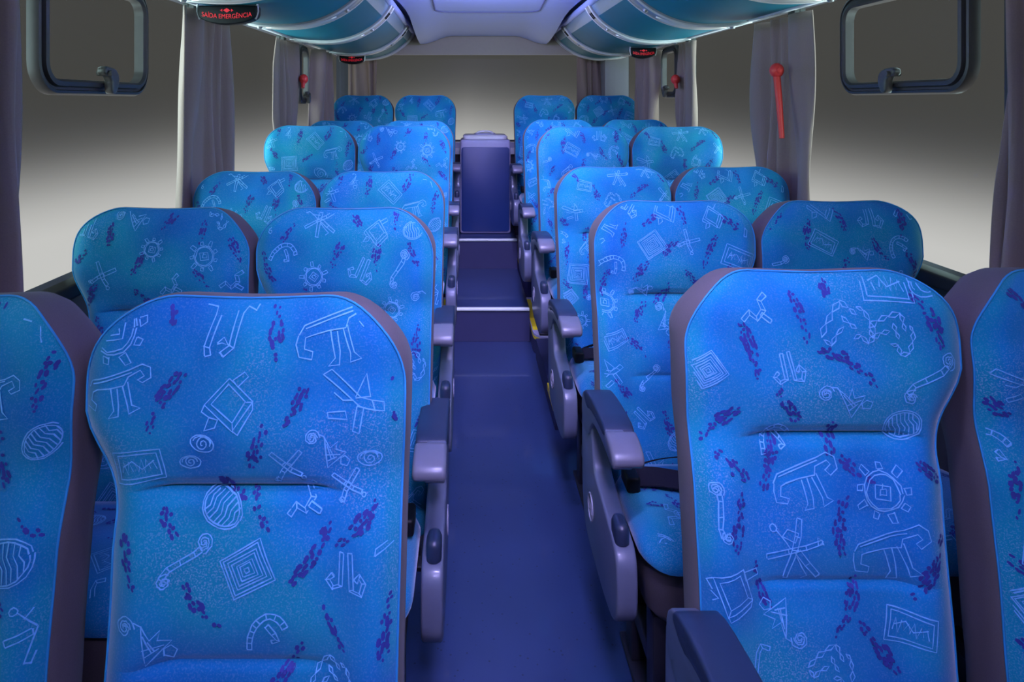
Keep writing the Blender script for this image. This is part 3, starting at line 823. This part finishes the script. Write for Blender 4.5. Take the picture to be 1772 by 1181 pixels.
def belt_mesh(side):
    ax = -side; mb = MB()
    # lap strap lying loosely over the rear of the cushion
    pts = []
    for i in range(25):
        t = i/24; a = .185 - .37*t
        y = -.235 - .05*math.sin(math.pi*t) + .012*math.sin(7*t)
        z = cush_top(a, y) + .010 + .010*abs(math.sin(5*t))*(1-t)
        pts.append((a, y, z))
    vs = []; hw = .027
    for a, y, z in pts:
        vs += [(ax*a, y-hw, z-.005), (ax*a, y+hw, z+.012), (ax*a, y+hw, z+.015), (ax*a, y-hw, z-.002)]
    fs = []
    for i in range(24):
        for j in range(4): fs.append((i*4+j, i*4+(j+1) % 4, (i+1)*4+(j+1) % 4, (i+1)*4+j))
    fs += [(0, 1, 2, 3), (96, 97, 98, 99)]
    mb.add(vs, fs)
    # second fold of webbing
    vs = []
    for i in range(17):
        t = i/16; a = .17 - .22*t; y = -.20 + .02*t; z = cush_top(a, y) + .014 + .022*math.sin(math.pi*t)
        vs += [(ax*a, y-.014, z+.012), (ax*a, y+.018, z-.006), (ax*a, y+.018, z-.003), (ax*a, y-.014, z+.015)]
    fs = []
    for i in range(16):
        for j in range(4): fs.append((i*4+j, i*4+(j+1) % 4, (i+1)*4+(j+1) % 4, (i+1)*4+j))
    mb.add(vs, fs + [(0, 1, 2, 3), (64, 65, 66, 67)])
    return mb.mesh('seat_belt', [M['belt']], True, 50)
def buckle_mesh(side):
    ax = -side; mb = MB()
    mb.box(*sorted((ax*.165, ax*.198)), -.275, -.205, .476, .514)
    return bevel_mesh(mb.mesh('buckle', [M['black']]), .007, 3)

# photo-true motif layout for the two big front aisle seats
def to_local(px, py, cx, d, side):
    z = .9
    for _ in range(8):
        dd = d + surf(0, max(.4, min(1.15, z)))
        z = CAMZ - (py-VPY)/F_PX*dd
    x = CAMX + (px-VPX)/F_PX*dd
    return -(x-cx)*side if False else (x-cx)*(-side), z, dd/F_PX
LEFT_G = [('sun',205,570,120,10),('pipes',395,566,96,0),('llama',582,575,135,0),('llama',205,672,115,0),('diamond',395,698,105,0),('plane',612,692,115,0),('eye',350,768,48,-20),('frame',242,806,90,8),('eye',330,799,42,0),('cross',497,806,70,0),('bird',565,778,85,0),('shell',385,880,80,-30),('zig',533,868,72,10),('hook',322,972,95,0),('nest',428,986,85,25),('db',600,995,80,0),('plane',690,935,70,60),('bird',255,1100,110,0),('arch',465,1092,85,0),('chain',575,1165,80,0),('eye',640,792,48,0),('cross',605,832,60,10)]
LEFT_T = [(480,562,110,95,22),(280,692,120,62,24),(513,702,85,62,20),(445,775,85,75,24),(405,838,70,-42,16),(447,885,80,-62,16),(303,535,50,-70,14),(290,890,75,-62,18),(620,905,110,45,24),(542,962,120,55,22),(345,1055,100,-45,20),(225,968,100,-72,18),(575,1085,90,-65,16),(668,1085,115,85,26),(505,1145,100,55,22),(690,740,60,-75,14),(688,640,60,75,14)]
RIGHT_G = [('zig',1312,540,66,0),('db',1365,642,64,8),('chain',1465,562,100,0),('chain',1545,575,85,-35),('frame',1528,490,85,-6),('bird',1462,692,90,20),('hook',1610,655,100,0),('arch',1338,750,66,0),('llama',1395,832,120,0),('sun',1527,852,105,0),('insect',1375,952,105,0),('llama',1540,952,130,0),('bird',1358,1078,95,170),('frame',1572,1085,85,-10),('chain',1440,1152,85,-20),('nest',1224,640,56,35),('hook',1246,880,85,60),('diamond',1262,1010,95,-30),('shell',1560,735,70,20),('eye',1592,490,60,20),('pipes',1300,1150,70,0)]
RIGHT_T = [(1300,605,110,-75,22),(1387,548,95,-78,16),(1362,705,85,-55,24),(1240,728,90,40,20),(1470,628,120,-32,20),(1605,545,110,-65,20),(1430,750,60,80,20),(1262,800,80,-40,20),(1330,802,110,70,20),(1275,900,100,80,22),(1452,905,110,82,20),(1605,975,130,58,22),(1312,1010,90,-72,14),(1470,1055,115,66,20),(1520,1120,110,-52,20),(1425,490,40,80,14),(1480,815,70,-35,16),(1605,815,60,-35,18)]

SIDEX = .4475; WINX = .9155
rows_l = [(.966, 0., 1.), (1.741, 0., 1.006), (2.505, 0., 1.02), (3.38, .11, 1.045), (4.24, .11, 1.045), (5.10, .27, 1.05)]
rows_r = [(1.118, 0., 1.), (1.91, 0., 1.), (2.70, 0., 1.018), (3.40, .11, 1.04), (4.25, .11, 1.05), (5.10, .27, 1.05)]
ROWW = ['front row nearest the viewer', 'second row from the viewer', 'third row from the viewer', 'fourth row on the raised platform', 'fifth row, mostly hidden', 'rearmost row beside the rear console']
ROWS = ['large, uncropped at the top', 'seen over the front row', 'seen over the second row', 'standing one step up', 'peeping out behind the fourth row', 'dark teal, last before the rear window']
meshes = {}
for side in (-1, 1):
    K = {}
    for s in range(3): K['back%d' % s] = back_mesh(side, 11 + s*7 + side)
    for s in range(2): K['cush%d' % s] = cushion_mesh(side, 5 + s*3 + side)
    G, T, cx, d = (LEFT_G, LEFT_T, -SIDEX, rows_l[0][0]) if side < 0 else (RIGHT_G, RIGHT_T, SIDEX, rows_r[0][0])
    gl = []; tr = []
    for nm, px, py, sz, rot in G:
        a, z, k = to_local(px, py, cx, d, side); gl.append((nm, a, z, sz*k, rot if side < 0 else -rot))
    for px, py, L, ang, w in T:
        a, z, k = to_local(px, py, cx, d, side); tr.append((a, z, L*k*.95, ang if side < 0 else 180-ang, w*k*1.05))
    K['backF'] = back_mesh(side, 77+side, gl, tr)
    K['cover'] = cover_mesh(side); K['piping'] = piping_mesh(side); K['base'] = cushion_base_mesh(side)
    K['leg_a'] = leg_mesh(side, .15); K['leg_w'] = leg_mesh(side, -.12)
    K['belt'] = belt_mesh(side); K['buckle'] = buckle_mesh(side)
    K.update(side_meshes(side))
    meshes[side] = K

def seat(side, row, aisle):
    K = meshes[side]; d, base, zs = (rows_l if side < 0 else rows_r)[row]
    cx = side*(SIDEX if aisle else WINX)
    root = empty('coach_seat', (cx, d, base)); root.scale.z = zs
    sd = 'left' if side < 0 else 'right'
    lab = 'blue patterned coach seat beside the aisle on the %s, %s' % (sd, ROWW[row]) if aisle else \
          'blue patterned coach seat by the %s windows, %s' % (sd, ROWW[row])
    tag(root, lab, 'seat', 'blue coach seats')
    bk = 'backF' if (aisle and row == 0) else 'back%d' % ((row*2 + (0 if aisle else 1)) % 3)
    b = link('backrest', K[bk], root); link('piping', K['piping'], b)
    c = link('back_cover', K['cover'], root); c['label'] = 'plain grey back and side cover'
    link('cushion', K['cush%d' % (row % 2)], root)
    c = link('cushion_base', K['base'], root); c['label'] = 'grey skirt under the cushion'
    link('leg', K['leg_a' if aisle else 'leg_w'], root)
    if aisle:
        off = (0, -.11, 0) if (side < 0 and row == 0) else (0, 0, 0)
        sp = link('side_panel', K['side_panel'], root, off)
        link('recline_button', K['recline_button'], sp); link('emblem', K['emblem'], sp)
        ar = link('armrest', K['armrest'], root, off)
        link('arm_pad', K['arm_pad'], ar); link('arm_tip', K['arm_tip'], ar)
        bl = link('seat_belt', K['belt'], root); link('buckle', K['buckle'], bl)
    return root
for side in (-1, 1):
    for row in range(6):
        for aisle in (True, False): seat(side, row, aisle)

# ------------------------------------------------------------------ curtains
def curtain(p0, p1, ztop, zbot, folds, amp, label, inward, seed, pinch=0.0, group='grey curtains'):
    """pleated cloth hanging between plan points p0 and p1"""
    rng = random.Random(seed); mb = MB(); nu, nv = 14*folds, 30
    p0, p1 = Vector(p0), Vector(p1); ax = p1-p0; inn = Vector(inward)
    ph = [rng.uniform(0, 6.28) for _ in range(4)]
    rows = []
    for j in range(nv+1):
        v = j/nv; z = ztop + (zbot-ztop)*v
        wd = 1 - pinch*(1-v)*.5
        r = []
        for i in range(nu+1):
            u = i/nu
            uu = .5 + (u-.5)*wd + .012*math.sin(v*4+ph[0])
            w = math.sin(2*math.pi*folds*(u + .05*math.sin(v*3+ph[1]) + .09*math.sin(2*math.pi*u*1.3+ph[3])) + ph[2])
            w = math.copysign(abs(w)**.75, w)
            dep = amp*(1.0 + w*(.75+.25*v)) + .012*math.sin(5*u+3*v+ph[3]) + .006*math.sin(11*u-6*v)
            p = p0 + ax*uu + inn*max(.004, dep)
            r.append((p.x, p.y, z))
        rows.append(r)
    n = nu+1
    mb.add([p for r in rows for p in r], [(j*n+i, j*n+i+1, (j+1)*n+i+1, (j+1)*n+i) for j in range(nv) for i in range(nu)])
    o = build('curtain', mb, M['curtain'], None, True, 180, True)
    md = o.modifiers.new('thickness', 'SOLIDIFY'); md.thickness = .004; md.offset = 0
    tag(o, label, 'curtain', group)
    return o
xl, xr = -HW+.006, HW-.006
cz0, cz1 = 1.765, .945
curtain((xl, 1.36, 0), (xl, 1.58, 0), cz0, cz1, 2, .03, 'dark grey curtain at the left edge of the picture', (1, 0, 0), 1)
curtain((xl, 2.43, 0), (xl, 2.98, 0), cz0, cz1, 4, .02, 'wide grey curtain on the left, hanging below the nearest exit sign', (1, 0, 0), 2, .12)
curtain((xl, 3.68, 0), (xl, 4.18, 0), cz0, cz1, 4, .018, 'grey curtain on the left beside the far vent window', (1, 0, 0), 3, .1)
curtain((xl, 4.48, 0), (xl, 5.0, 0), cz0, cz1, 3, .05, 'last grey curtain along the left side windows', (1, 0, 0), 4)
curtain((xr, 1.47, 0), (xr, 1.66, 0), cz0, cz1, 2, .03, 'dark grey curtain at the right edge of the picture', (-1, 0, 0), 5, .3)
curtain((xr, 2.58, 0), (xr, 3.06, 0), cz0, cz1, 4, .022, 'wide grey curtain on the right behind the long red hammer', (-1, 0, 0), 6)
curtain((xr, 3.86, 0), (xr, 4.2, 0), cz0, cz1, 4, .022, 'grey curtain on the right beside the far vent latch', (-1, 0, 0), 7)
curtain((xr, 4.6, 0), (xr, 5.03, 0), cz0, cz1, 3, .05, 'last grey curtain along the right side windows', (-1, 0, 0), 8)
curtain((-1.14, 5.80, 0), (-.90, 5.80, 0), 1.80, 1.0, 3, .025, 'dark curtain at the left end of the rear window', (0, -1, 0), 9)
curtain((.80, 5.80, 0), (1.0, 5.80, 0), 1.80, 1.0, 3, .025, 'dark curtain at the right end of the rear window', (0, -1, 0), 10)

# ------------------------------------------------------------------ vent windows
def vent(sg, y0, y1, z0, z1, label):
    root = empty('vent_window', (sg*(HW-.012), (y0+y1)/2, z0))
    tag(root, label, 'vent window', 'framed vent windows')
    cy, cz = 0, (z1-z0)/2; w, h = y1-y0, z1-z0
    mb = MB()
    def L(ins, x): return [(sg*x, p, q) for p, q in rrect(cy, cz, w-2*ins, h-2*ins, max(.02, .085-ins), 8)]
    mb.loft([L(0, .012), L(-.001, -.006), L(.004, -.016), L(.011, -.018), L(.013, -.012), L(.020, -.012), L(.023, -.022), L(.034, -.024), L(.040, -.016), L(.042, .012), L(0, .012)], 0, False, False)
    build('frame', mb, M['frame'], root, True, 30)
    mb = MB(); pts = L(.041, .004)
    mb.add(pts, [tuple(range(len(pts)))]); build('pane', mb, M['glass'], root, False)
    # latch on the bottom rail
    mb = MB()
    prof = smooth_poly([(-.012, .0), (.014, .0), (.030, .03), (.030, .055), (.008, .074), (-.05, .078), (-.052, .052), (-.012, .048)], 1)
    mb.loft([[(sg*-.028, .0+p, q+.004) for p, q in prof], [(sg*-.052, .0+p, q+.004) for p, q in prof]])
    latch = link('latch', bevel_mesh(mb.mesh('latch', [M['latch']]), .005, 2), root)
    mb = MB(); mb.tube([(sg*-.02, -.03, .062), (sg*-.062, -.03, .062)], .008, 8)
    build('latch_pin', mb, M['latch'], latch)
    return root
vent(-1, 1.64, 2.215, 1.436, 1.775, 'dark framed sliding vent window high on the left with a latch, nearest the viewer')
vent(1, 1.765, 2.385, 1.440, 1.775, 'dark framed sliding vent window high on the right with a latch, nearest the viewer')
vent(-1, 4.20, 4.46, 1.40, 1.775, 'dark vent window frame on the left between the two far curtains')
vent(1, 4.22, 4.58, 1.44, 1.775, 'thin vent window frame on the right between the two far curtains')

# ------------------------------------------------------------------ emergency hammers
def hammer(p, lean, label, k=1.):
    root = empty('emergency_hammer', p)
    tag(root, label, 'hammer', 'red emergency hammers')
    mb = MB(); lx, ly = lean
    mb.tube([(0, 0, -.015), (lx*.5, ly*.5, -.13*k), (lx, ly, -.27*k)], [.014, .0125, .010], 10); build('handle', mb, M['red'], root)
    mb = MB(); loops = []
    for k in range(9):
        t = -math.pi/2 + math.pi*k/8; r = max(.002, .027*math.cos(t)); loops.append([(r*math.cos(2*math.pi*i/14), r*math.sin(2*math.pi*i/14)*1.1, .030*math.sin(t)) for i in range(14)])
    mb.loft(loops)
    mb.tube([(0, -.036, 0), (0, -.030, 0), (0, .030, 0), (0, .036, 0)], [.004, .012, .012, .004], 10)
    build('head', mb, M['red'], root)
    if k < 1: root.scale = (.36, .36, .36)
p = pix(1344, 122, 2.734); hammer((HW-.088, p.y, p.z), (-.0, -.045), 'long red emergency hammer hanging on the right curtain')
p = pix(1167, 137, 4.05); hammer((HW-.070, 4.12, p.z), (.0, -.02), 'red emergency hammer on the far right curtain beside the vent latch', .2)
p = pix(513, 137, 4.1); hammer((-HW+.078, 4.10, p.z), (.0, -.02), 'red emergency hammer on the far left curtain below the rack', .2)

# ------------------------------------------------------------------ exit signs under the racks
def exit_sign(x, y, z, w, label):
    root = empty('exit_sign', (x, y, z)); tag(root, label, 'exit sign', 'exit signs under the racks')
    h = .068
    prof = [(-w/2, 0), (w/2, 0), (w/2, -h*.45)] + [(w/2*math.cos(t), -h*.45-h*.55*math.sin(t)) for t in [math.pi*i/12 for i in range(1, 12)]] + [(-w/2, -h*.45)]
    mb = MB(); mb.loft([[(p, 0, q) for p, q in prof], [(p, .055, q) for p, q in prof]])
    link('housing', bevel_mesh(mb.mesh('housing', [M['black']]), .006, 2), root)
    for sx in (-1, 1):
        mb = MB()
        mb.tube([(sx*w*.505, .01, .006), (sx*w*.515, .01, -h*.3), (sx*w*.47, .012, -h*.72)], .004, 6)
        build('bracket', mb, M['chrome'], root)
    cu = bpy.data.curves.new('lettering', 'FONT'); cu.body = 'SA\u00cdDA EMERG\u00caNCIA'; cu.size = .0235; cu.align_x = 'CENTER'; cu.align_y = 'CENTER'; cu.extrude = .0006
    to = bpy.data.objects.new('tmp_text', cu); COL.objects.link(to)
    bpy.context.view_layer.update()
    me = bpy.data.meshes.new_from_object(to.evaluated_get(bpy.context.evaluated_depsgraph_get()))
    bpy.data.objects.remove(to)
    wd = max(v.co.x for v in me.vertices) - min(v.co.x for v in me.vertices); k = w*.84/wd
    for v in me.vertices:
        xx = v.co.x*k; v.co = Vector((xx, -.0012 - v.co.z, v.co.y - h*.60 + .012*(xx/(w/2))**2))
    me.materials.clear(); me.materials.append(M['redlit']); me.name = 'lettering'
    link('lettering', me, root)
    mb = MB(); q = [(0, -.010), (.013, -.018), (0, -.026), (-.013, -.018)]
    mb.loft([[(a, -.0015, b) for a, b in q], [(a, .001, b) for a, b in q]])
    for sx in (-1, 1):
        q = [(sx*.016, -.013), (sx*.024, -.018), (sx*.016, -.023)]
        mb.loft([[(a, -.0015, b) for a, b in q], [(a, .001, b) for a, b in q]])
    build('arrow_mark', mb, M['redlit'], root, False)
exit_sign(-1.005, 2.47, CAMZ+.347, .215, 'black exit sign with red lettering under the left rack, large and nearest')
exit_sign(-1.005, 5.15, CAMZ+.347, .19, 'small far exit sign with red lettering under the left rack')
exit_sign(1.005, 4.40, CAMZ+.344, .165, 'exit sign with red lettering under the right rack')

# ------------------------------------------------------------------ rear console
def console():
    cx = pix(840, 0, 5.205).x; root = empty('console_cabinet', (cx, 5.205, .4045))
    tag(root, 'tall navy console cabinet with a white lid at the rear end of the aisle', 'cabinet')
    w, dp, h = .388, .34, .72
    mb = MB(); mb.box(-w/2, w/2, .008, dp, 0, h)
    link('body', bevel_mesh(mb.mesh('body', [M['consolegrey']]), .022, 4), root)
    mb = MB(); prof = rrect(0, h/2-.02, w-.022, h-.075, .02, 5)
    mb.loft([[(a, .0085, b) for a, b in prof], [(a, .001, b) for a, b in prof]])
    link('front_panel', bevel_mesh(mb.mesh('front_panel', [M['console']]), .004, 2), root)
    mb = MB(); loops = []
    for ins, z in ((0.012, h-.006), (.0, h+.004), (.0, h+.022), (.012, h+.032)):
        loops.append([(a, b, z) for a, b in rrect(0, dp/2+.008, w-.045-2*ins, dp-.03-2*ins, .04, 6)])
    mb.loft(loops); lid = build('lid', mb, M['consolelid'], root)
    mb = MB(); mb.tube([(.078*math.cos(t), dp/2+.078*math.sin(t), h+.036) for t in [2*math.pi*i/28 for i in range(28)]], .008, 8, closed=True)
    build('cup_ring', mb, M['consolegrey'], lid)
    mb = MB(); mb.tube([(.07*math.cos(t), dp*.55, h+.032+.026*math.sin(t)) for t in [math.pi*i/12 for i in range(13)]], .007, 8)
    build('lid_handle', mb, M['consolelid'], lid)
console()
